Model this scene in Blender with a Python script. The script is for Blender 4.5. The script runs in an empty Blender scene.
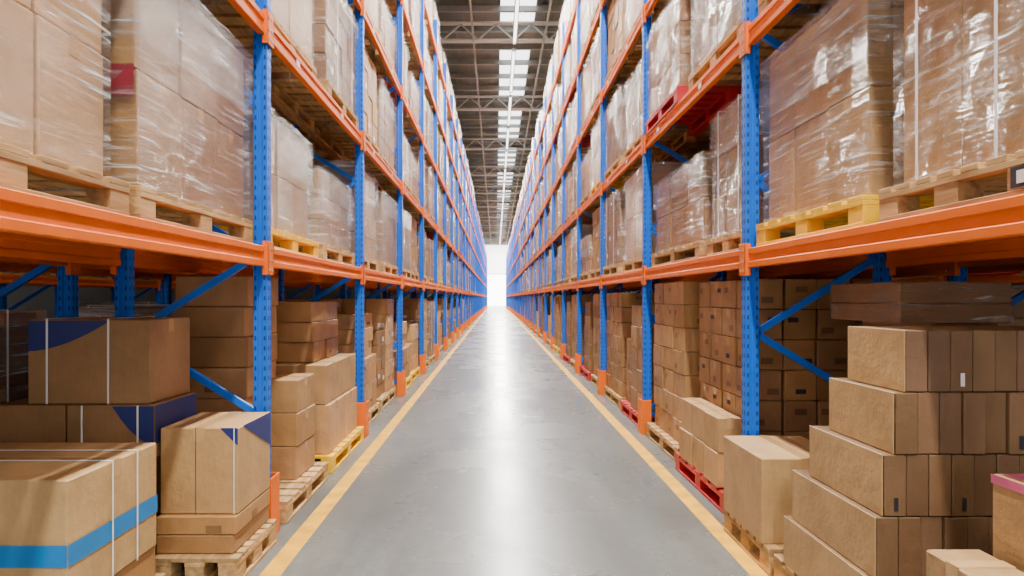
import bpy, math, random
from mathutils import Vector, Matrix
R = random.Random(7)
D = bpy.data
SC = bpy.context.scene
COL = SC.collection

# ---------------------------------------------------------------- materials
def newmat(name):
    m = D.materials.new(name); m.use_nodes = True
    nt = m.node_tree; b = nt.nodes['Principled BSDF']
    return m, nt, b
def N(nt, t, **kw):
    n = nt.nodes.new(t)
    for k, v in kw.items():
        if k in n.inputs.keys(): n.inputs[k].default_value = v
        else: setattr(n, k, v)
    return n
def ramp(nt, src, stops):
    r = nt.nodes.new('ShaderNodeValToRGB')
    e = r.color_ramp.elements
    while len(e) < len(stops): e.new(0.5)
    for i, (p, c) in enumerate(stops):
        e[i].position = p; e[i].color = c if len(c) == 4 else (*c, 1)
    nt.links.new(src, r.inputs[0]); return r
def mul(nt, a, b, fac=1.0):
    m = nt.nodes.new('ShaderNodeMix'); m.data_type = 'RGBA'; m.blend_type = 'MULTIPLY'
    m.inputs[0].default_value = fac
    nt.links.new(a, m.inputs[6]); nt.links.new(b, m.inputs[7]); return m.outputs[2]
def simple(name, col, rough=.5, metal=0, noise=.15, nscale=8, bump=0.0, spec=.5):
    m, nt, b = newmat(name)
    tc = N(nt, 'ShaderNodeTexCoord')
    no = N(nt, 'ShaderNodeTexNoise', Scale=nscale, Detail=5.0)
    nt.links.new(tc.outputs['Object'], no.inputs['Vector'])
    lo = tuple(c*(1-noise) for c in col); hi = tuple(min(1, c*(1+noise)) for c in col)
    r = ramp(nt, no.outputs['Fac'], [(.3, lo), (.7, hi)])
    nt.links.new(r.outputs[0], b.inputs['Base Color'])
    b.inputs['Roughness'].default_value = rough; b.inputs['Metallic'].default_value = metal
    b.inputs['Specular IOR Level'].default_value = spec
    if bump:
        bp = N(nt, 'ShaderNodeBump', Strength=bump, Distance=.01)
        nt.links.new(no.outputs['Fac'], bp.inputs['Height']); nt.links.new(bp.outputs[0], b.inputs['Normal'])
    return m
def cardboard():
    m, nt, b = newmat('cardboard')
    at = N(nt, 'ShaderNodeAttribute', attribute_name='Col')
    tc = N(nt, 'ShaderNodeTexCoord')
    n1 = N(nt, 'ShaderNodeTexNoise', Scale=3.5, Detail=7.0, Roughness=.62)
    nt.links.new(tc.outputs['Object'], n1.inputs['Vector'])
    r1 = ramp(nt, n1.outputs['Fac'], [(.3, (.74, .71, .68)), (.62, (1, 1, 1))])
    mp = N(nt, 'ShaderNodeMapping'); mp.inputs['Scale'].default_value = (120, 120, 12)
    nt.links.new(tc.outputs['Object'], mp.inputs[0])
    n2 = N(nt, 'ShaderNodeTexNoise', Scale=1.0, Detail=2.0)
    nt.links.new(mp.outputs[0], n2.inputs['Vector'])
    r2 = ramp(nt, n2.outputs['Fac'], [(.3, (.92, .91, .90)), (.7, (1, 1, 1))])
    oi = N(nt, 'ShaderNodeObjectInfo')
    r3 = ramp(nt, oi.outputs['Random'], [(0, (.72, .68, .64)), (1, (1.0, 1.0, 1.0))])
    c = mul(nt, at.outputs['Color'], r1.outputs[0]); c = mul(nt, c, r2.outputs[0]); c = mul(nt, c, r3.outputs[0])
    nt.links.new(c, b.inputs['Base Color'])
    b.inputs['Roughness'].default_value = .50
    bp = N(nt, 'ShaderNodeBump', Strength=.5, Distance=.03)
    nt.links.new(n1.outputs['Fac'], bp.inputs['Height']); nt.links.new(bp.outputs[0], b.inputs['Normal'])
    return m
def film(name, lo, hi):
    m, nt, b = newmat(name)
    tc = N(nt, 'ShaderNodeTexCoord')
    def streak(rot, sc, s, det, dist):
        mp = N(nt, 'ShaderNodeMapping'); mp.inputs['Rotation'].default_value = rot; mp.inputs['Scale'].default_value = sc
        nt.links.new(tc.outputs['Object'], mp.inputs[0])
        n = N(nt, 'ShaderNodeTexNoise', Scale=s, Detail=det, Roughness=.6, Distortion=dist)
        nt.links.new(mp.outputs[0], n.inputs['Vector']); return n.outputs['Fac']
    a = streak((.5, .45, .3), (1.6, 1.6, 26), 1.5, 5.0, .5)
    c = streak((-.75, -.6, .2), (1.3, 1.3, 30), 1.2, 4.0, .8)
    d = streak((.08, .05, 0), (.8, .8, 12), 2.0, 3.0, .3)
    mx = N(nt, 'ShaderNodeMath', operation='MAXIMUM'); nt.links.new(a, mx.inputs[0]); nt.links.new(c, mx.inputs[1])
    mx2 = N(nt, 'ShaderNodeMath', operation='MAXIMUM'); nt.links.new(mx.outputs[0], mx2.inputs[0]); nt.links.new(d, mx2.inputs[1])
    r = ramp(nt, mx2.outputs[0], [(.565, (lo,)*3), (.625, (lo+.3*(hi-lo),)*3), (.69, (hi,)*3)])
    big = N(nt, 'ShaderNodeTexNoise', Scale=2.5, Detail=3.0); nt.links.new(tc.outputs['Object'], big.inputs['Vector'])
    rb = ramp(nt, big.outputs['Fac'], [(.35, (.3,)*3), (.62, (1.0,)*3)])
    mm = N(nt, 'ShaderNodeMath', operation='MULTIPLY'); nt.links.new(r.outputs[0], mm.inputs[0]); nt.links.new(rb.outputs[0], mm.inputs[1])
    bp = N(nt, 'ShaderNodeBump', Strength=1.0, Distance=.05)
    nt.links.new(mx2.outputs[0], bp.inputs['Height']); nt.links.new(bp.outputs[0], b.inputs['Normal'])
    b.inputs['Base Color'].default_value = (.86, .87, .88, 1)
    b.inputs['Roughness'].default_value = .22
    gl = N(nt, 'ShaderNodeBsdfGlossy', Roughness=.09); nt.links.new(bp.outputs[0], gl.inputs['Normal'])
    tr = N(nt, 'ShaderNodeBsdfTransparent')
    m0 = N(nt, 'ShaderNodeMixShader'); m0.inputs[0].default_value = .11
    nt.links.new(tr.outputs[0], m0.inputs[1]); nt.links.new(gl.outputs[0], m0.inputs[2])
    ms = N(nt, 'ShaderNodeMixShader')
    nt.links.new(mm.outputs[0], ms.inputs[0]); nt.links.new(m0.outputs[0], ms.inputs[1]); nt.links.new(b.outputs[0], ms.inputs[2])
    nt.links.new(ms.outputs[0], nt.nodes['Material Output'].inputs['Surface'])
    return m
def wood():
    m, nt, b = newmat('pallet_wood')
    tc = N(nt, 'ShaderNodeTexCoord')
    mp = N(nt, 'ShaderNodeMapping'); mp.inputs['Scale'].default_value = (30, 4, 30)
    nt.links.new(tc.outputs['Object'], mp.inputs[0])
    n = N(nt, 'ShaderNodeTexNoise', Scale=1.0, Detail=5.0, Distortion=.5); nt.links.new(mp.outputs[0], n.inputs['Vector'])
    r = ramp(nt, n.outputs['Fac'], [(.3, (.34, .18, .06)), (.7, (.68, .44, .19))])
    at = N(nt, 'ShaderNodeAttribute', attribute_name='Col')
    c = mul(nt, r.outputs[0], at.outputs['Color'])
    nt.links.new(c, b.inputs['Base Color']); b.inputs['Roughness'].default_value = .75
    return m
def emis(name, col, s):
    m, nt, b = newmat(name)
    b.inputs['Base Color'].default_value = (*col, 1)
    b.inputs['Emission Color'].default_value = (*col, 1); b.inputs['Emission Strength'].default_value = s
    return m
M = {
 'card': cardboard(),
 'tape': simple('packing_tape', (.58, .35, .15), .2, noise=.08),
 'film': film('stretch_film', .02, .68),
 'filmw': film('stretch_film_white', .12, .90),
 'wood': wood(),
 'yel': simple('yellow_pallet_paint', (.90, .52, .0), .5),
 'red': simple('red_pallet_paint', (.50, .01, .02), .5),
 'orange': simple('orange_beam_paint', (.86, .155, .0), .5, noise=.05, spec=.25),
 'blue': simple('blue_upright_paint', (.002, .14, .76), .4, noise=.06, spec=.35),
 'hole': simple('slot_shadow', (.004, .04, .18), .8),
 'white': simple('white_label', (.85, .85, .85), .5, noise=.03),
 'black': simple('black_print', (.02, .02, .025), .6),
 'navy': simple('navy_print', (.012, .025, .17), .5, noise=.05),
 'sky': simple('blue_band_print', (.002, .20, .56), .5, noise=.05),
 'pink': simple('pink_label', (.62, .12, .25), .5),
 'maroon': simple('maroon_print', (.22, .015, .03), .5),
 'steel': simple('galvanised_steel', (.42, .45, .46), .45, .3),
}
# ---------------------------------------------------------------- mesh builder
class MB:
    def __init__(s): s.v = []; s.f = []; s.m = []; s.c = []; s.T = None
    def tv(s, p):
        p = Vector(p)
        return (s.T @ p) if s.T is not None else p
    def face(s, pts, mat, col=(1, 1, 1)):
        i = len(s.v); s.v += [tuple(s.tv(p)) for p in pts]
        s.f.append(tuple(range(i, i+len(pts)))); s.m.append(mat); s.c.append(col)
    def box(s, x0, x1, y0, y1, z0, z1, mat, col=(1, 1, 1), ch=0.0):
        if x0 > x1: x0, x1 = x1, x0
        if y0 > y1: y0, y1 = y1, y0
        c = ((x0+x1)/2, (y0+y1)/2, (z0+z1)/2); h = ((x1-x0)/2, (y1-y0)/2, (z1-z0)/2)
        base = len(s.v)
        if ch <= 0:
            for k in range(8):
                s.v.append(tuple(s.tv((c[0]+h[0]*(1 if k & 1 else -1), c[1]+h[1]*(1 if k & 2 else -1), c[2]+h[2]*(1 if k & 4 else -1)))))
            for q in ((0, 4, 6, 2), (1, 3, 7, 5), (0, 1, 5, 4), (2, 6, 7, 3), (0, 2, 3, 1), (4, 5, 7, 6)):
                s.f.append(tuple(base+a for a in q)); s.m.append(mat); s.c.append(col)
            return
        ch = min(ch, min(h)*.4)
        idx = {}
        for a in range(3):
            for sg in [(i, j, k) for i in (-1, 1) for j in (-1, 1) for k in (-1, 1)]:
                p = [c[t]+sg[t]*(h[t]-(0 if t == a else ch)) for t in range(3)]
                idx[(a, sg)] = len(s.v); s.v.append(tuple(s.tv(p)))
        def addf(keys):
            P = []
            for a, sg in keys: P.append(Vector([sg[t]*(h[t]-(0 if t == a else ch)) for t in range(3)]))
            n = (P[1]-P[0]).cross(P[2]-P[0]); ctr = sum(P, Vector())/len(P)
            if n.dot(ctr) < 0: keys = keys[::-1]
            s.f.append(tuple(idx[k] for k in keys)); s.m.append(mat); s.c.append(col)
        for a in range(3):
            b, d = [t for t in range(3) if t != a]
            for sa in (-1, 1):
                ks = []
                for sb, sd in ((-1, -1), (1, -1), (1, 1), (-1, 1)):
                    sg = [0, 0, 0]; sg[a] = sa; sg[b] = sb; sg[d] = sd; ks.append((a, tuple(sg)))
                addf(ks)
        for a in range(3):
            b, d = [t for t in range(3) if t != a]
            for sb in (-1, 1):
                for sd in (-1, 1):
                    def K(ax, sa):
                        sg = [0, 0, 0]; sg[a] = sa; sg[b] = sb; sg[d] = sd; return (ax, tuple(sg))
                    addf([K(b, -1), K(b, 1), K(d, 1), K(d, -1)])
        for sg in [(i, j, k) for i in (-1, 1) for j in (-1, 1) for k in (-1, 1)]:
            addf([(0, sg), (1, sg), (2, sg)])
    def rod(s, p, q, w, t, mat):
        p = Vector(p); q = Vector(q); d = q-p; L = d.length; d.normalize()
        yv = Vector((0, 1, 0)); n = d.cross(yv).normalized()
        old = s.T
        Mx = Matrix((d, yv, n)).transposed().to_4x4(); Mx.translation = p
        s.T = Mx if old is None else old @ Mx
        s.box(0, L, -t/2, t/2, -w/2, w/2, mat); s.T = old
    def mesh(s, name, center=True):
        if center:
            xs = [v[0] for v in s.v]; ys = [v[1] for v in s.v]; zs = [v[2] for v in s.v]
            o = Vector(((min(xs)+max(xs))/2, (min(ys)+max(ys))/2, min(zs)))
        else: o = Vector((0, 0, 0))
        me = D.meshes.new(name)
        me.from_pydata([(v[0]-o.x, v[1]-o.y, v[2]-o.z) for v in s.v], [], s.f)
        used = sorted(set(s.m)); mp = {k: i for i, k in enumerate(used)}
        for k in used: me.materials.append(M[k])
        me.polygons.foreach_set('material_index', [mp[k] for k in s.m])
        ca = me.color_attributes.new('Col', 'FLOAT_COLOR', 'CORNER')
        data = []
        for f, c in zip(s.f, s.c): data += [c[0], c[1], c[2], 1.0]*len(f)
        ca.data.foreach_set('color', data)
        me.update(); return me, o
def obj(name, me, loc=(0, 0, 0), rz=0, parent=None):
    o = D.objects.new(name, me); o.location = loc; o.rotation_euler = (0, 0, rz)
    COL.objects.link(o)
    if parent: o.parent = parent
    return o
def fin(mb, name, parent=None):
    me, o = mb.mesh(name); return obj(name, me, o, 0, parent)
def empty(name, loc=(0, 0, 0)):
    return obj(name, None, loc)

TINTS = [(.56, .30, .110), (.66, .39, .165), (.43, .225, .085), (.58, .34, .145), (.34, .18, .072)]
def jt(t, a=.17):
    k = 1+R.uniform(-a, a*.8); return (t[0]*k, t[1]*k*(1+R.uniform(-.04, .03)), t[2]*k*(1+R.uniform(-.08, .12)))

def carton(mb, x0, x1, y0, y1, z0, z1, tint, rz=0, tape='y', label=0, ch=.005, seam=False):
    cx, cy = (x0+x1)/2, (y0+y1)/2
    old = mb.T
    mb.T = Matrix.Translation((cx, cy, 0)) @ Matrix.Rotation(rz, 4, 'Z')
    hx, hy = (x1-x0)/2, (y1-y0)/2
    mb.box(-hx, hx, -hy, hy, z0, z1, 'card', tint, ch)
    e = .0012; w = min(.028, hx*.3, hy*.3); dr = min(.07, (z1-z0)*.3)
    dk = tuple(c*.5 for c in tint); s = .0015
    if tape == 'y':
        mb.face([(-w, -hy, z1+e), (w, -hy, z1+e), (w, hy, z1+e), (-w, hy, z1+e)], 'tape')
        mb.face([(-w, -hy-e, z1-dr), (w, -hy-e, z1-dr), (w, -hy-e, z1), (-w, -hy-e, z1)], 'tape')
        mb.face([(-w, hy+e, z1), (w, hy+e, z1), (w, hy+e, z1-dr), (-w, hy+e, z1-dr)], 'tape')
        if seam: mb.face([(-s, -hy, z1+2*e), (s, -hy, z1+2*e), (s, hy, z1+2*e), (-s, hy, z1+2*e)], 'card', dk)
    elif tape == 'x':
        mb.face([(-hx, -w, z1+e), (hx, -w, z1+e), (hx, w, z1+e), (-hx, w, z1+e)], 'tape')
        mb.face([(-hx-e, w, z1-dr), (-hx-e, -w, z1-dr), (-hx-e, -w, z1), (-hx-e, w, z1)], 'tape')
        mb.face([(hx+e, -w, z1-dr), (hx+e, w, z1-dr), (hx+e, w, z1), (hx+e, -w, z1)], 'tape')
        if seam: mb.face([(-hx, -s, z1+2*e), (hx, -s, z1+2*e), (hx, s, z1+2*e), (-hx, s, z1+2*e)], 'card', dk)
    if label:
        mt = {1: 'white', 2: 'black', 3: 'card', 4: 'maroon'}[label]
        c = dk if label == 3 else (1, 1, 1)
        H = z1-z0
        lw, lh = {1: (.045, .03), 2: (.035, .016), 3: (.04, .02), 4: (.045, .014)}[label]
        lw = min(lw, hx*.5, hy*.5)
        for sx in (-1, 1):
            yy = hy*R.choice((-.45, 0, .45)); zz = z0+H*R.choice((.3, .65))
            X = sx*(hx+2*e)
            mb.face([(X, yy-lw*sx, zz-lh), (X, yy+lw*sx, zz-lh), (X, yy+lw*sx, zz+lh), (X, yy-lw*sx, zz+lh)], mt, c)
        for sy in (-1, 1):
            xx = hx*R.choice((-.45, 0, .45)); zz = z0+H*R.choice((.3, .65)); Y = sy*(hy+2*e)
            mb.face([(xx+lw*sy, Y, zz-lh), (xx-lw*sy, Y, zz-lh), (xx-lw*sy, Y, zz+lh), (xx+lw*sy, Y, zz+lh)], mt, c)
    mb.T = old

def stack(mb, x0, x1, y0, y1, z0, z1, nx, ny, nz, tint, lab=(0,), tape='x', jit=.008, drop=0, rot=.025, g=.005):
    dx, dy, dz = (x1-x0)/nx, (y1-y0)/ny, (z1-z0)/nz
    for k in range(nz):
        for i in range(nx):
            for j in range(ny):
                if 0 < i < nx-1 and 0 < j < ny-1 and k < nz-2: continue
                if k == nz-1 and R.random() < drop: continue
                ox, oy = R.uniform(-jit, jit), R.uniform(-jit, jit)
                carton(mb, x0+i*dx+g+ox, x0+(i+1)*dx-g+ox, y0+j*dy+g+oy, y0+(j+1)*dy-g+oy, z0+k*dz, z0+(k+1)*dz-.004,
                       jt(tint), R.uniform(-rot, rot), tape, R.choice(lab))

def pallet(mb, x0, x1, y0, y1, z0, kind='wood'):
    h = .14; t = .022
    def cc():
        k = R.uniform(.75, 1.15); return (k, k, k)
    zb = z0+t; zt = z0+h-2*t
    for i in range(3):
        x = x0+(x1-x0-.10)*i/2
        mb.box(x, x+.10, y0, y1, z0, zb, kind, cc(), .002)
        for j in range(3):
            y = y0+(y1-y0-.12)*j/2
            mb.box(x+.003, x+.097, y, y+.12, zb, zt, kind, cc(), .002)
        mb.box(x, x+.10, y0, y1, zt, zt+t, kind, cc(), .002)
    n = 7
    w = (y1-y0)/n*.74
    for j in range(n):
        y = y0+(y1-y0-w)*j/(n-1)
        mb.box(x0, x1, y, y+w, zt+t, z0+h, kind, cc(), .002)

def wrap(mb, x0, x1, y0, y1, z0, z1, mat='film', o=.012, cap=True):
    def side(P0, P1, za, zb, mt, nz):
        n = 10; g = []
        d = Vector(P1)-Vector(P0); nrm = Vector((d.y, -d.x, 0)).normalized()
        for k in range(nz+1):
            row = []
            for i in range(n+1):
                p = Vector(P0)+d*(i/n); p.z = za+(zb-za)*k/nz
                if 0 < i < n: p += nrm*R.uniform(-.003, .012)
                row.append(tuple(p))
            g.append(row)
        for k in range(nz):
            for i in range(n): mb.face([g[k][i], g[k][i+1], g[k+1][i+1], g[k+1][i]], mt)
    def ring(o, za, zb, mt, nz):
        a, b, c, d = x0-o, x1+o, y0-o, y1+o
        side((a, c, 0), (b, c, 0), za, zb, mt, nz); side((b, c, 0), (b, d, 0), za, zb, mt, nz)
        side((b, d, 0), (a, d, 0), za, zb, mt, nz); side((a, d, 0), (a, c, 0), za, zb, mt, nz)
    ring(o, z0, z1, mat, 9)
    a, b, c, d = x0-o, x1+o, y0-o, y1+o
    mb.face([(a, c, z1), (b, c, z1), (b, d, z1), (a, d, z1)], mat)
    if cap: ring(o+.014, z1-R.uniform(.12, .40), z1+.004, 'filmw', 3)
def strap(mb, x0, x1, y0, y1, z0, z1, y=None, x=None, mat='white', o=.014, w=.006):
    if y is not None:
        for X in (x0-o, x1+o): mb.box(X-.001, X+.001, y-w, y+w, z0, z1+.006, mat)
        mb.box(x0-o, x1+o, y-w, y+w, z1+.004, z1+.006, mat)
    if x is not None:
        for Y in (y0-o, y1+o): mb.box(x-w, x+w, Y-.001, Y+.001, z0, z1+.006, mat)
        mb.box(x-w, x+w, y0-o, y1+o, z1+.004, z1+.006, mat)

# ---------------------------------------------------------------- layout constants
LX, RX = -1.41, 1.60
LY, RY = 3.92, 4.09
BAY = 2.8; DEP = .83
LV = [0.0] + [1.74+1.38*i for i in range(5)]
KMAX = 35
TOPZ = 7.9

def make_frame(a):
    mb = MB()
    for xc in (0, DEP):
        w, d = .042, .035
        mb.box(xc-w, xc-.012, -d, d, 0.01, TOPZ, 'blue', ch=.003)
        mb.box(xc+.012, xc+w, -d, d, 0.01, TOPZ, 'blue', ch=.003)
        mb.box(xc-.013, xc+.013, -d+.010, d-.010, 0.01, TOPZ, 'blue')
        mb.box(xc-.07, xc+.07, -.065, .065, 0, .01, 'steel')
        n = int(TOPZ/.06)
        for k in range(n):
            z = .05+k*.06
            for sx in (-1, 1):
                x = xc+sx*.028
                for sy in (-1, 1):
                    Y = sy*(d+.001)
                    mb.face([(x+.006*sy, Y, z-.013), (x-.006*sy, Y, z-.013), (x-.004*sy, Y, z+.013), (x+.004*sy, Y, z+.013)], 'hole')
                X = xc+sx*(w+.001)
                for yy in (-.018, .018):
                    mb.face([(X, yy-.006*sx, z-.013), (X, yy+.006*sx, z-.013), (X, yy+.004*sx, z+.013), (X, yy-.004*sx, z+.013)], 'hole')
    mb.rod((.04, 0, .2), (DEP-.04, 0, .2), .045, .03, 'blue')
    z = .26
    while z+.5 < TOPZ:
        mb.rod((.03 if a else DEP-.03, 0, z), (DEP-.03 if a else .03, 0, z+.475), .04, .03, 'blue')
        a = not a; z += .475
    mb.rod((.04, 0, TOPZ-.1), (DEP-.04, 0, TOPZ-.1), .045, .03, 'blue')
    mb.box(-.080, -.070, -.070, .070, .0, .36, 'orange', ch=.003)
    mb.box(-.080, .03, -.077, -.067, .0, .36, 'orange', ch=.003)
    mb.box(-.080, .03, .067, .077, .0, .36, 'orange', ch=.003)
    me, _ = mb.mesh('upright_frame', center=False); return me
frameL = make_frame(False); frameR = make_frame(True)

mb = MB()
for lv in LV[1:]:
    for xc, s in ((-.012, -1), (DEP+.012, 1)):
        y0, y1 = .05, BAY-.05
        zc = lv-.06
        mb.box(xc-.022, xc+.022, y0, y1, zc-.06, zc-.022, 'orange', ch=.004)
        mb.box(xc-.022, xc+.022, y0, y1, zc+.022, zc+.06, 'orange', ch=.004)
        mb.box(xc-.014, xc+.014, y0, y1, zc-.024, zc+.024, 'orange')
        if s < 0 and lv > 2:
            for yy in (.9, 2.2):
                mb.face([(xc-.0235, yy-.04, zc-.02), (xc-.0235, yy+.04, zc-.02), (xc-.0235, yy+.04, zc+.02), (xc-.0235, yy-.04, zc+.02)], 'white')
        for yy in (0, BAY):
            sg = 1 if yy == 0 else -1
            xo = (-.049 if s < 0 else DEP+.049)
            mb.box(xo-.004, xo+.004, yy, yy+sg*.055, zc-.11, zc+.09, 'orange', ch=.002)
            mb.box(xo-.004, xo+.03*(-s), yy+sg*.045, yy+sg*.055, zc-.11, zc+.09, 'orange')
            for zz in (-.08, -.02, .05):
                mb.box(xo-.007, xo+.007, yy+sg*.02-.006, yy+sg*.02+.006, zc+zz-.006, zc+zz+.006, 'steel')
beam_me, _ = mb.mesh('beam_set', center=False)

def rack(x, y0, side, k0, k1):
    e = empty('pallet_rack', (x, y0, 0))
    rz = 0 if side > 0 else math.pi
    for k in range(k0-1, k1+1):
        obj('upright_frame', frameR if side > 0 else frameL, (0, k*BAY, 0), rz, e)
    for k in range(k0, k1+1):
        yy = (k-1)*BAY if side > 0 else k*BAY
        obj('beam_set', beam_me, (0, yy, 0), rz, e)
    return e
rack(LX, LY, -1, 0, KMAX); rack(RX, RY, 1, 0, KMAX)
LX2 = -2.58; RX2 = 2.90
rack(LX2, LY, -1, 0, 10); rack(RX2, RY, 1, 0, 10)
LX3 = -6.4; RX3 = 6.7
rack(LX3, LY, -1, 0, 5); rack(RX3, RY, 1, 0, 5)

# ---------------------------------------------------------------- generic load variants
def variant(L, H, kind, wrapped, nx, ny, nz, tint, lab, extra=None, drop=0, tape='x'):
    mb = MB()
    pallet(mb, -.5, .5, -L/2, L/2, 0, kind)
    i = .03
    x0, x1, y0, y1 = -.5+i, .5-i, -L/2+i, L/2-i
    if extra == 'two':
        ym = y0+(y1-y0)*R.uniform(.4, .6)
        stack(mb, x0, x1, y0, ym-.01, .141, H, nx, max(1, ny//2), nz, tint, lab, tape)
        stack(mb, x0+.03, x1, ym+.01, y1, .141, .14+(H-.14)*R.uniform(.6, .85), nx, max(1, ny//2), max(1, nz-1), R.choice(TINTS), lab, tape)
    elif extra == 'loose':
        zm = .14+(H-.14)*.55
        stack(mb, x0, x1, y0, y1, .141, zm, nx, ny, max(1, nz//2), tint, lab, tape, rot=.03)
        t2 = R.choice(TINTS)
        stack(mb, x0+.05, x1-.2, y0+.08, y1-.3, zm, H, max(1, nx-1), max(1, ny-1), max(1, nz-nz//2), t2, lab, 'y', rot=.08, drop=.15, jit=.015)
    else:
        stack(mb, x0, x1, y0, y1, .141, H, nx, ny, nz, tint, lab, tape, drop=drop, g=.005 if wrapped else .007)
    if wrapped:
        wrap(mb, x0, x1, y0, y1, .10, H+.006, wrapped)
        if R.random() < .5:
            strap(mb, x0, x1, y0, y1, .12, H+.01, y=y0+.25*(y1-y0), o=.03); strap(mb, x0, x1, y0, y1, .12, H+.01, y=y0+.75*(y1-y0), o=.03)
    me, _ = mb.mesh('pallet_load', center=False)
    return me
T = TINTS
UP = []; UPF = []
specs = [
 (1.08, 'wood', 'film', 2, 2, 3), (1.12, 'wood', 'filmw', 3, 3, 4), (.95, 'wood', 'film', 2, 3, 3), (1.15, 'yel', 'filmw', 2, 2, 2),
 (1.10, 'wood', 'film', 3, 4, 4), (.85, 'wood', 'filmw', 2, 3, 2), (1.15, 'wood', 'film', 2, 2, 2), (1.0, 'red', 'film', 3, 3, 3),
 (1.12, 'wood', None, 3, 4, 4), (1.05, 'wood', 'filmw', 2, 2, 1), (.78, 'wood', 'film', 3, 4, 3)]
for i, (H, kd, wr, nx, ny, nz) in enumerate(specs):
    lb = ((0, 1, 0), (0, 0, 0, 2), (0,), (0, 3))[i % 4]
    UP.append(variant(1.2, H, kd, wr, nx, ny, nz, T[i % 5], lb, tape='x' if i % 2 else 'y'))
    tt = T[i % 5]
    if wr: tt = tuple(c*.65+.30*.35+.04 for c in tt)
    UPF.append(variant(1.2, H, kd, None, nx, ny, nz, tt, lb, tape='x'))
FLL = [variant(1.2, 1.25, 'wood', None, 3, 4, 5, T[0], (0, 0, 0, 2), 'loose'),
       variant(1.2, 1.05, 'yel', None, 2, 3, 4, T[2], (0, 3), 'loose'),
       variant(1.2, 1.42, 'wood', None, 3, 4, 6, T[1], (0, 0, 1), 'two'),
       variant(1.2, .95, 'yel', None, 2, 3, 3, T[3], (0,), 'two'),
       variant(1.2, 1.35, 'wood', 'film', 2, 2, 3, T[4], (0, 0, 2))]
FLR = [variant(1.2, 1.50, 'wood', None, 3, 4, 7, T[2], (3, 3, 0), None, .1),
       variant(1.2, 1.45, 'yel', None, 3, 5, 7, T[0], (0, 3, 2, 3), None, .15),
       variant(1.2, 1.35, 'red', None, 3, 4, 5, T[4], (0, 3), 'two'),
       variant(1.2, 1.50, 'wood', None, 3, 3, 5, T[1], (0, 0, 3, 2), 'loose'),
       variant(1.2, 1.5, 'wood', None, 3, 4, 7, T[2], (0, 3))]

row_e = {}
def place(side, row, lv, k, slot, me, near):
    if side < 0: fx = {1: -1.42, 2: -2.60, 3: -6.35}[row]; y0 = LY; cx = fx-.5
    else: fx = {1: 1.58, 2: 2.82, 3: 6.65}[row]; y0 = RY; cx = fx+.5
    ys = y0+(k-1)*BAY
    cy = ys+.10+.6 if slot == 0 else ys+BAY-.10-.6
    cy += R.uniform(-.03, .03); cx += R.uniform(-.02, .03)*side
    z = LV[lv]+.001
    if near: obj('palletized_cartons', me, (cx, cy, z), math.pi if side < 0 else 0)
    else:
        key = (side, row)
        if key not in row_e: row_e[key] = empty('row_of_palletized_cartons', (0, 0, 0))
        obj('pallet_load', me, (cx, cy, z), (math.pi if side < 0 else 0), row_e[key])
last = -1
for side in (-1, 1):
    for k in range(0, KMAX+1):
        for lv in range(6):
            for slot in (0, 1):
                if lv in (0, 1) and k in (0, 1): continue
                if lv > 1 and R.random() < .05: continue
                if lv == 0: pool = (FLL if side < 0 else FLR)
                else: pool = UP if k < 15 else UPF
                i = R.choice([q for q in range(len(pool)) if q != last]); last = i
                place(side, 1, lv, k, slot, pool[i], k <= 2 and lv <= 2)
    for row, km, lm in ((2, 10, 5), (3, 5, 2)):
        for k in range(0, km+1):
            for lv in range(lm+1):
                for slot in (0, 1):
                    if R.random() < .06: continue
                    pool = (FLL if side < 0 else FLR) if lv == 0 else UPF
                    place(side, row, lv, k, slot, R.choice(pool), False)

# ---------------------------------------------------------------- hero loads, level 1
Z1 = LV[1]+.001
def hero(x0, x1, y0, y1, H, kind, wrapped, nx, ny, nz, tint, lab=(0,), ins=.05, straps=(), tape='x', name='palletized_cartons', fn=None):
    mb = MB(); pallet(mb, x0, x1, y0, y1, Z1, kind)
    a, b, c, d = x0+ins, x1-ins, y0+ins*.6, y1-ins*.6
    stack(mb, a, b, c, d, Z1+.141, Z1+H, nx, ny, nz, tint, lab, tape, g=.007)
    if wrapped: wrap(mb, a, b, c, d, Z1+.10, Z1+H+.006, wrapped)
    for y in straps: strap(mb, a, b, c, d, Z1+.12, Z1+H+.01, y=y, o=.03)
    if fn: fn(mb, a, b, c, d)
    return fin(mb, name)
hero(-2.45, -1.43, 1.32, 2.54, 1.1, 'wood', 'film', 2, 3, 2, (.64, .39, .165), (0,), ins=.07)
def bprint(mb, a, b, c, d):
    mb.face([(b-.45, c-.012, Z1+.50), (b-.002, c-.012, Z1+.50), (b-.002, c-.012, Z1+.63), (b-.45, c-.012, Z1+.63)], 'maroon')
hero(-2.45, -1.42, 2.60, 3.80, 1.10, 'wood', 'film', 2, 3, 2, (.53, .30, .12), (0,), ins=.03, fn=bprint)
hero(-2.45, -1.43, 4.05, 5.25, .92, 'yel', 'film', 2, 3, 2, (.53, .33, .16), (0,), ins=.07)
hero(-2.45, -1.43, 5.40, 6.60, .78, 'wood', 'filmw', 2, 3, 3, (.53, .32, .14), (0,))
def plabel(mb, a, b, c, d):
    X = 1.598
    mb.face([(X, 2.02, Z1+.028), (X, 1.94, Z1+.028), (X, 1.94, Z1+.092), (X, 2.02, Z1+.092)], 'black')
    mb.face([(X-.001, 1.995, Z1+.04), (X-.001, 1.965, Z1+.04), (X-.001, 1.965, Z1+.08), (X-.001, 1.995, Z1+.08)], 'white')
hero(1.60, 2.62, 1.92, 2.72, 1.1, 'wood', 'film', 2, 2, 1, (.64, .39, .165), (0,), ins=.06, straps=(2.12, 2.52), fn=plabel)
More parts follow.
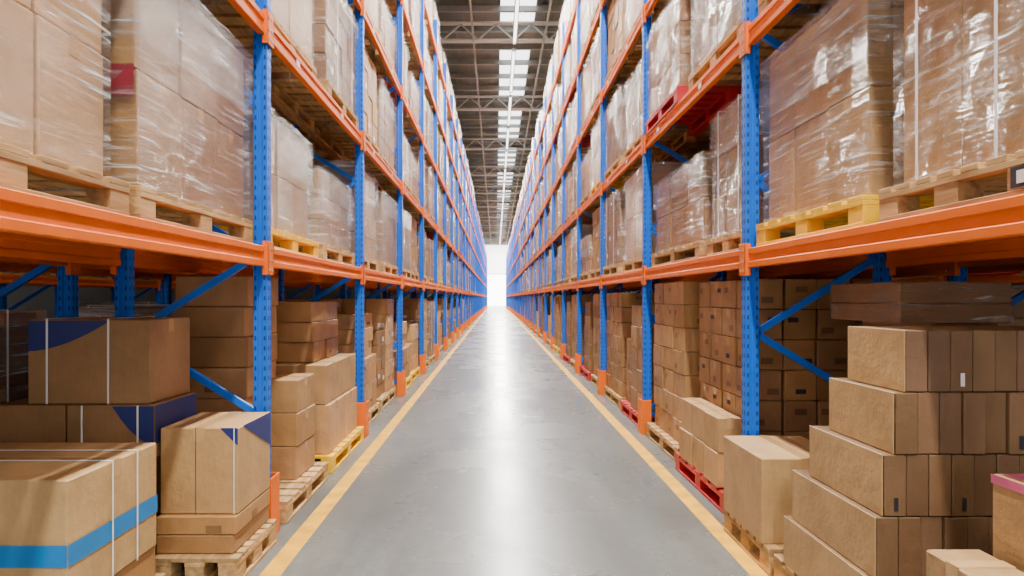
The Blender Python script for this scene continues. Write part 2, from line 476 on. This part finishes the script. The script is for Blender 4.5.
def handles(mb, a, b, c, d):
    for X, Zz in ((1.78, Z1+.50), (1.78, Z1+.98), (2.22, Z1+.50)):
        mb.face([(X-.045, c-.011, Zz-.014), (X+.045, c-.011, Zz-.014), (X+.045, c-.011, Zz+.014), (X-.045, c-.011, Zz+.014)], 'card', (.12, .07, .03))
hero(1.60, 2.62, 2.84, 4.00, 1.12, 'yel', 'film', 2, 3, 2, (.62, .37, .155), (0,), ins=.05, fn=handles)
hero(1.62, 2.62, 4.20, 5.00, 1.05, 'wood', 'filmw', 3, 3, 3, (.48, .30, .14), (0,), straps=(4.4, 4.8))
hero(1.60, 2.62, 5.12, 6.70, .84, 'wood', 'film', 2, 3, 2, (.48, .26, .105), (0,))
# ---------------------------------------------------------------- hero cartons, floor left
def P(mb, pts, mat): mb.face(pts, mat)
mb = MB()
pallet(mb, -2.50, -1.55, 2.2, 3.05, 0.0, 'wood')
carton(mb, -2.35, -1.56, 2.36, 2.98, .142, .30, T[0], 0, None)
carton(mb, -2.35, -1.55, 2.35, 2.97, .303, .77, (.70, .46, .20), 0, 'x', seam=True)
e = .003
P(mb, [(-2.35, 2.35-e, .455), (-1.55, 2.35-e, .455), (-1.55, 2.35-e, .535), (-2.35, 2.35-e, .535)], 'sky')
P(mb, [(-1.55+e, 2.35, .455), (-1.55+e, 2.97, .455), (-1.55+e, 2.97, .535), (-1.55+e, 2.35, .535)], 'sky')
P(mb, [(-2.05, 2.35-e, .58), (-1.88, 2.35-e, .58), (-1.88, 2.35-e, .586), (-2.05, 2.35-e, .586)], 'black')
strap(mb, -2.35, -1.55, 2.35, 2.97, .30, .77, y=2.62, o=.006, w=.004); strap(mb, -2.35, -1.55, 2.35, 2.97, .30, .77, y=2.80, o=.006, w=.004)
fin(mb, 'carton_with_blue_band')

mb = MB()
pallet(mb, -1.71, -1.28, 3.22, 3.80, 0.0, 'wood')
carton(mb, -1.71, -1.32, 3.27, 3.78, .142, .235, T[2], .0, None)
carton(mb, -1.71, -1.31, 3.27, 3.77, .238, .33, T[0], 0, None, 3)
carton(mb, -1.705, -1.31, 3.30, 3.77, .333, .77, (.64, .39, .165), 0, 'y', seam=True)
P(mb, [(-1.31+e, 3.36, .77), (-1.31+e, 3.77, .58), (-1.31+e, 3.77, .77)], 'navy')
P(mb, [(-1.40, 3.30-e, .77), (-1.31, 3.30-e, .68), (-1.31, 3.30-e, .77)], 'navy')
P(mb, [(-1.33, 3.30-e*2, .335), (-1.325, 3.30-e*2, .335), (-1.325, 3.30-e*2, .77), (-1.33, 3.30-e*2, .77)], 'white')
P(mb, [(-1.525, 3.30-e, .335), (-1.522, 3.30-e, .335), (-1.522, 3.30-e, .77), (-1.525, 3.30-e, .77)], 'black')
fin(mb, 'carton_stack_with_navy_print')

mb = MB()
pallet(mb, -2.54, -1.80, 3.22, 3.8, 0.0, 'wood')
carton(mb, -2.52, -2.18, 3.25, 3.72, .142, .62, T[2], 0, None)
carton(mb, -2.16, -1.80, 3.30, 3.72, .142, .62, T[4], 0, None)
carton(mb, -2.16, -1.718, 3.27, 3.72, .623, .89, (.46, .26, .11), 0, None)
carton(mb, -2.54, -2.17, 3.27, 3.72, .623, .89, (.46, .26, .11), 0, None)
carton(mb, -2.37, -1.75, 3.29, 3.72, .893, 1.32, (.50, .29, .12), 0, 'x')
def swoosh(mb, xa, xb, y, za, zb, flip=False):
    n = 10; top = []; bot = []
    for i in range(n+1):
        t = i/n; x = xa+(xb-xa)*t
        tt = 1-t if flip else t
        top.append((x, y, zb)); bot.append((x, y, zb-(zb-za)*(1-tt**1.7)))
    for i in range(n): mb.face([bot[i], bot[i+1], top[i+1], top[i]], 'navy')
swoosh(mb, -2.365, -1.95, 3.29-e, 1.16, 1.315)
swoosh(mb, -1.93, -1.72, 3.27-e, .69, .885, True)
P(mb, [(-1.718+e, 3.27, .69), (-1.718+e, 3.72, .74), (-1.718+e, 3.72, .888), (-1.718+e, 3.27, .888)], 'navy')
for x in (-2.27, -1.96): strap(mb, -2.37, -1.75, 3.29, 3.72, .893, 1.32, x=x, o=.005, w=.005)
for x in (-2.08, -1.80): mb.box(x-.004, x+.004, 3.262, 3.266, .63, .89, 'white')
fin(mb, 'printed_carton_stack')

mb = MB(); pallet(mb, -2.45, -1.32, 4.12, 5.12, 0, 'wood')
stack(mb, -2.16, -1.66, 4.35, 4.95, .142, 1.58, 1, 1, 7, (.53, .30, .12), (0, 3, 0), 'x', rot=.03)
stack(mb, -1.64, -1.40, 4.6, 5.05, .142, .85, 1, 1, 3, (.53, .30, .12), (0,), 'x', rot=.03)
fin(mb, 'carton_stack_on_pallet')
mb = MB(); pallet(mb, -2.40, -1.33, 5.3, 6.55, 0, 'yel')
stack(mb, -2.35, -1.38, 5.35, 6.5, .142, .55, 2, 2, 1, T[1], (0,), 'x')
stack(mb, -2.30, -1.40, 5.35, 6.5, .553, .88, 2, 2, 1, (.58, .35, .15), (0,), 'x')
stack(mb, -2.1, -1.55, 5.5, 6.4, .883, 1.4, 1, 2, 3, T[2], (0, 0, 4), 'x', rot=.06)
fin(mb, 'carton_stack_on_pallet')

# ---------------------------------------------------------------- hero cartons, floor right
mb = MB(); pallet(mb, 1.40, 2.62, 2.40, 3.28, 0, 'wood')
hz = .236
xs0 = [1.40, 1.42, 1.45, 1.49, 1.53]; yf = [3.16, 3.12, 3.00, 2.90, 2.82]
for r in range(5):
    x = xs0[r]; z = .142+r*(hz-.002)
    i = 0
    while x < 2.5:
        w = .085 if i else .008
        t = (.68, .44, .19) if i == 0 else jt((.27, .155, .075), .2)  # lit aisle face and shaded ends painted in as light and dark tints
        yn = 2.44+R.uniform(-.008, .008)
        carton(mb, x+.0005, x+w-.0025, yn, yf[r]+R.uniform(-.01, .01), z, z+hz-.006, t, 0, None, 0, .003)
        if i and R.random() < .22:
            u = x+w/2; mt = R.choice(['black', 'white'])
            P(mb, [(u-.008, yn-e, z+.02), (u+.008, yn-e, z+.02), (u+.008, yn-e, z+.07), (u-.008, yn-e, z+.07)], mt)
        x += w; i += 1
fin(mb, 'slim_carton_stack_on_pallet')

mb = MB(); pallet(mb, 1.40, 2.2, 3.34, 4.0, 0, 'wood')
carton(mb, 1.39, 1.86, 3.40, 3.97, .142, .59, (.66, .41, .18), 0, 'y', seam=True)
carton(mb, 1.88, 2.18, 3.40, 3.95, .142, .56, T[2], 0, 'y')
fin(mb, 'large_carton_on_pallet')

mb = MB(); pallet(mb, 1.40, 2.2, 1.60, 2.22, 0, 'wood')
carton(mb, 1.42, 1.60, 1.90, 2.15, .142, .36, T[0], 0, None)
carton(mb, 1.42, 1.60, 1.90, 2.15, .363, .60, (.62, .39, .17), 0, 'x')
carton(mb, 1.64, 2.1, 1.75, 2.15, .142, .45, T[1], 0, None)
carton(mb, 1.64, 2.1, 1.75, 2.15, .453, .85, (.66, .42, .18), 0, 'y')
P(mb, [(1.66, 1.78, .853), (2.0, 1.78, .853), (2.0, 2.13, .853), (1.66, 2.13, .853)], 'pink')
P(mb, [(1.64-e, 2.15, .82), (1.64-e, 1.75, .82), (1.64-e, 1.75, .85), (1.64-e, 2.15, .85)], 'pink')
fin(mb, 'carton_stack_with_pink_label')

mb = MB(); pallet(mb, 2.22, 2.62, 3.34, 4.0, 0, 'wood')
carton(mb, 2.24, 2.60, 3.36, 3.98, .142, 1.30, T[4], 0, None)
carton(mb, 2.05, 2.62, 3.30, 3.98, 1.303, 1.40, (.34, .18, .08), 0, None)
carton(mb, 2.05, 2.62, 3.30, 3.98, 1.403, 1.51, (.34, .18, .08), 0, None)
wrap(mb, 2.05, 2.62, 3.30, 3.98, 1.30, 1.515, 'film', .006, False)
fin(mb, 'wrapped_flat_carton_stack')

mb = MB(); pallet(mb, 1.50, 2.60, 4.25, 5.45, 0, 'red')
stack(mb, 1.68, 2.58, 4.30, 5.40, .142, 1.56, 4, 4, 7, (.48, .26, .105), (3, 2, 3), 'x', g=.007)
stack(mb, 1.50, 1.67, 4.40, 5.30, .142, .62, 1, 3, 2, T[1], (0,), 'y', rot=.06)
fin(mb, 'carton_stack_on_pallet')
mb = MB(); pallet(mb, 1.56, 2.60, 5.58, 6.75, 0, 'wood')
stack(mb, 1.62, 2.58, 5.62, 6.7, .142, 1.58, 3, 3, 7, (.53, .30, .12), (0, 3, 3), 'x', g=.007)
fin(mb, 'carton_stack_on_pallet')

# ---------------------------------------------------------------- building shell
def plane_obj(name, x0, x1, y0, y1, z0, z1, mat):
    mb = MB(); M['_'] = mat; mb.box(x0, x1, y0, y1, z0, z1, '_'); return fin(mb, name)
m, nt, b = newmat('sealed_concrete')
tc = N(nt, 'ShaderNodeTexCoord')
n1 = N(nt, 'ShaderNodeTexNoise', Scale=.6, Detail=9.0, Roughness=.62); nt.links.new(tc.outputs['Object'], n1.inputs['Vector'])
n2 = N(nt, 'ShaderNodeTexNoise', Scale=16.0, Detail=6.0); nt.links.new(tc.outputs['Object'], n2.inputs['Vector'])
mp = N(nt, 'ShaderNodeMapping'); mp.inputs['Scale'].default_value = (2.2, .45, 1); nt.links.new(tc.outputs['Object'], mp.inputs[0])
n3 = N(nt, 'ShaderNodeTexNoise', Scale=1.0, Detail=8.0, Roughness=.65, Distortion=.4); nt.links.new(mp.outputs[0], n3.inputs['Vector'])
r1 = ramp(nt, n1.outputs['Fac'], [(.35, (.135, .141, .134)), (.65, (.225, .232, .222))])
r2 = ramp(nt, n2.outputs['Fac'], [(.3, (.88, .88, .88)), (.7, (1, 1, 1))])
r4 = ramp(nt, n3.outputs['Fac'], [(.38, (.74, .74, .74)), (.58, (1, 1, 1))])
c = mul(nt, r1.outputs[0], r2.outputs[0]); c = mul(nt, c, r4.outputs[0])
nt.links.new(c, b.inputs['Base Color'])
r3 = ramp(nt, n1.outputs['Fac'], [(.35, (.32,)*3), (.65, (.20,)*3)]); nt.links.new(r3.outputs[0], b.inputs['Roughness'])
floor_m = m
W = 9.0; YE = 104.0; YB = -9.0; CZ = 11.0
plane_obj('floor', -W, W, YB, YE+12, -.2, 0, floor_m)
yl = simple('worn_yellow_line', (.72, .37, .012), .6, noise=.25, nscale=7, spec=.2)
def line(x):
    mb = MB(); M['yl'] = yl; mb.box(x-.055, x+.055, YB, YE-2, 0.0, .0012, 'yl'); return fin(mb, 'yellow_floor_line')
line(-1.165); line(1.365)
M['joint'] = simple('joint_sealant', (.08, .08, .08), .7)
mj = MB()
for y in (6.6, 12.0, 18, 24, 30, 36, 48, 60): mj.box(-1.1, 1.3, y, y+.006, 0, .001, 'joint')
fin(mj, 'floor_joints')
wallm = simple('painted_wall_panel', (.25, .27, .28), .6, noise=.05, nscale=2)
plane_obj('wall_left', -W-.2, -W, YB, YE, 0, CZ, wallm)
plane_obj('wall_right', W, W+.2, YB, YE, 0, CZ, wallm)
mb = MB(); M['wl'] = simple('white_gable_panel', (.85, .86, .86), .5, noise=.03)
dx0, dx1, dz = -1.35, 1.55, 5.2
mb.box(-W, dx0, YE, YE+.2, 0, CZ, 'wl'); mb.box(dx1, W, YE, YE+.2, 0, CZ, 'wl'); mb.box(dx0, dx1, YE, YE+.2, dz, CZ, 'wl')
fin(mb, 'wall_end')
mb = MB()
mb.box(dx0-.10, dx0, YE-.06, YE-.005, 0, dz+.10, 'wl'); mb.box(dx1, dx1+.10, YE-.06, YE-.005, 0, dz+.10, 'wl'); mb.box(dx0, dx1, YE-.06, YE-.005, dz, dz+.10, 'wl')
fin(mb, 'door_1')
M['skyl'] = emis('translucent_skylight', (.95, .98, 1), 4.0)
M['gable_glow'] = emis('added_gable_glow', (1, .995, .98), 4.0)  # added glowing panels, stand in for bright haze at the aisle end
mb = MB()
for i in range(4): mb.box(-3.0+i*1.6, -1.45+i*1.6, YE-.04, YE-.005, 5.34, 9.9, 'gable_glow')
fin(mb, 'end_glow_panel_1')

ceilm = simple('corrugated_roof_sheet', (.10, .11, .105), .45, .2, noise=.1, nscale=2)
mb = MB(); M['ceil'] = ceilm
mb.box(-W, W, YB, YE, CZ, CZ+.05, 'ceil')
x = -W+.1
while x < W-.2:
    mb.box(x, x+.12, YB, YE, CZ-.04, CZ, 'ceil'); x += .32
fin(mb, 'ceiling')
M['gird'] = simple('roof_steel', (.22, .24, .24), .5, .1, noise=.08)
M['girdw'] = simple('roof_steel_light', (.45, .47, .46), .5, .1, noise=.08)
mb = MB(); y = -6.0
while y < YE-1:
    mb.box(-W, W, y-.05, y+.05, CZ-.24, CZ-.045, 'gird'); y += 1.6
fin(mb, 'roof_purlins')
mb = MB(); y = 6.0
while y < YE-1:
    mb.box(-W, W, y-.12, y+.12, CZ-.30, CZ-.25, 'girdw')
    mb.box(-W, W, y-.12, y+.12, CZ-.90, CZ-.84, 'girdw')
    x = -W; f = True
    while x < W-.1:
        z0, z1 = (CZ-.84, CZ-.30) if f else (CZ-.30, CZ-.84)
        mb.T = Matrix.Translation((0, y, 0)); mb.rod((x, 0, z0), (x+.6, 0, z1), .05, .05, 'girdw'); mb.T = None
        f = not f; x += .6
    y += 8.0
fin(mb, 'roof_trusses')
mb = MB()
for x in (-.75, 1.6):
    mb.box(x-.03, x+.03, 0, YE-1, CZ-1.0, CZ-.94, 'gird')
fin(mb, 'sprinkler_pipes')
mb = MB(); y = 9.0
while y < YE-4:
    mb.box(.15, 1.3, y, y+5.5, CZ-.055, CZ-.041, 'skyl')
    y += 8.0
fin(mb, 'skylight_panels')

M['tube'] = emis('led_tube', (1, .99, .96), 5)
mb = MB()
mb.box(-.07, .07, -2.3, 2.3, .03, .08, 'steel', ch=.01)
mb.box(-.04, .04, -2.1, 2.1, 0, .03, 'tube')
mb.box(-.01, .01, -1.8, -1.78, .08, 1.24, 'steel'); mb.box(-.01, .01, 1.78, 1.8, .08, 1.24, 'steel')
tube_me, _ = mb.mesh('strip_light', center=False)
def lamp(x, y, p):
    o = obj('strip_light', tube_me, (x, y, 9.7))
    l = D.lights.new('lamp', 'AREA'); l.shape = 'RECTANGLE'; l.size = .3; l.size_y = 4.0; l.energy = p; l.color = (1, .955, .875)
    lo = D.objects.new('lamp', l); COL.objects.link(lo); lo.parent = o; lo.location = (0, 0, -.03)
    return o
y = -6.0
while y < YE-3:
    lamp(.6, y, 880 if y < 60 else 1500); y += 5.0
for y in (-4, 10):
    lamp(-4.9, y, 200); lamp(5.2, y, 200)

# world: bright sky, brighter towards the sunny side (+Y)
w = D.worlds.new('World'); SC.world = w; w.use_nodes = True
nt = w.node_tree; bg = nt.nodes['Background']; bg.inputs[0].default_value = (1, .98, .94, 1)
tc = nt.nodes.new('ShaderNodeTexCoord'); sx = nt.nodes.new('ShaderNodeSeparateXYZ'); nt.links.new(tc.outputs['Generated'], sx.inputs[0])
mr = nt.nodes.new('ShaderNodeMapRange'); mr.inputs[1].default_value = -.2; mr.inputs[2].default_value = .9; mr.inputs[3].default_value = 1.45; mr.inputs[4].default_value = 12.0
nt.links.new(sx.outputs[1], mr.inputs[0]); nt.links.new(mr.outputs[0], bg.inputs[1])

cam = D.cameras.new('camera'); cam.lens = 650/1024*36; cam.sensor_width = 36
cam.shift_x = 16/1024; cam.shift_y = 10/1024; cam.clip_end = 300
co = D.objects.new('camera', cam); COL.objects.link(co)
co.location = (0, 0, 1.43); co.rotation_euler = (math.pi/2, 0, 0)
SC.camera = co
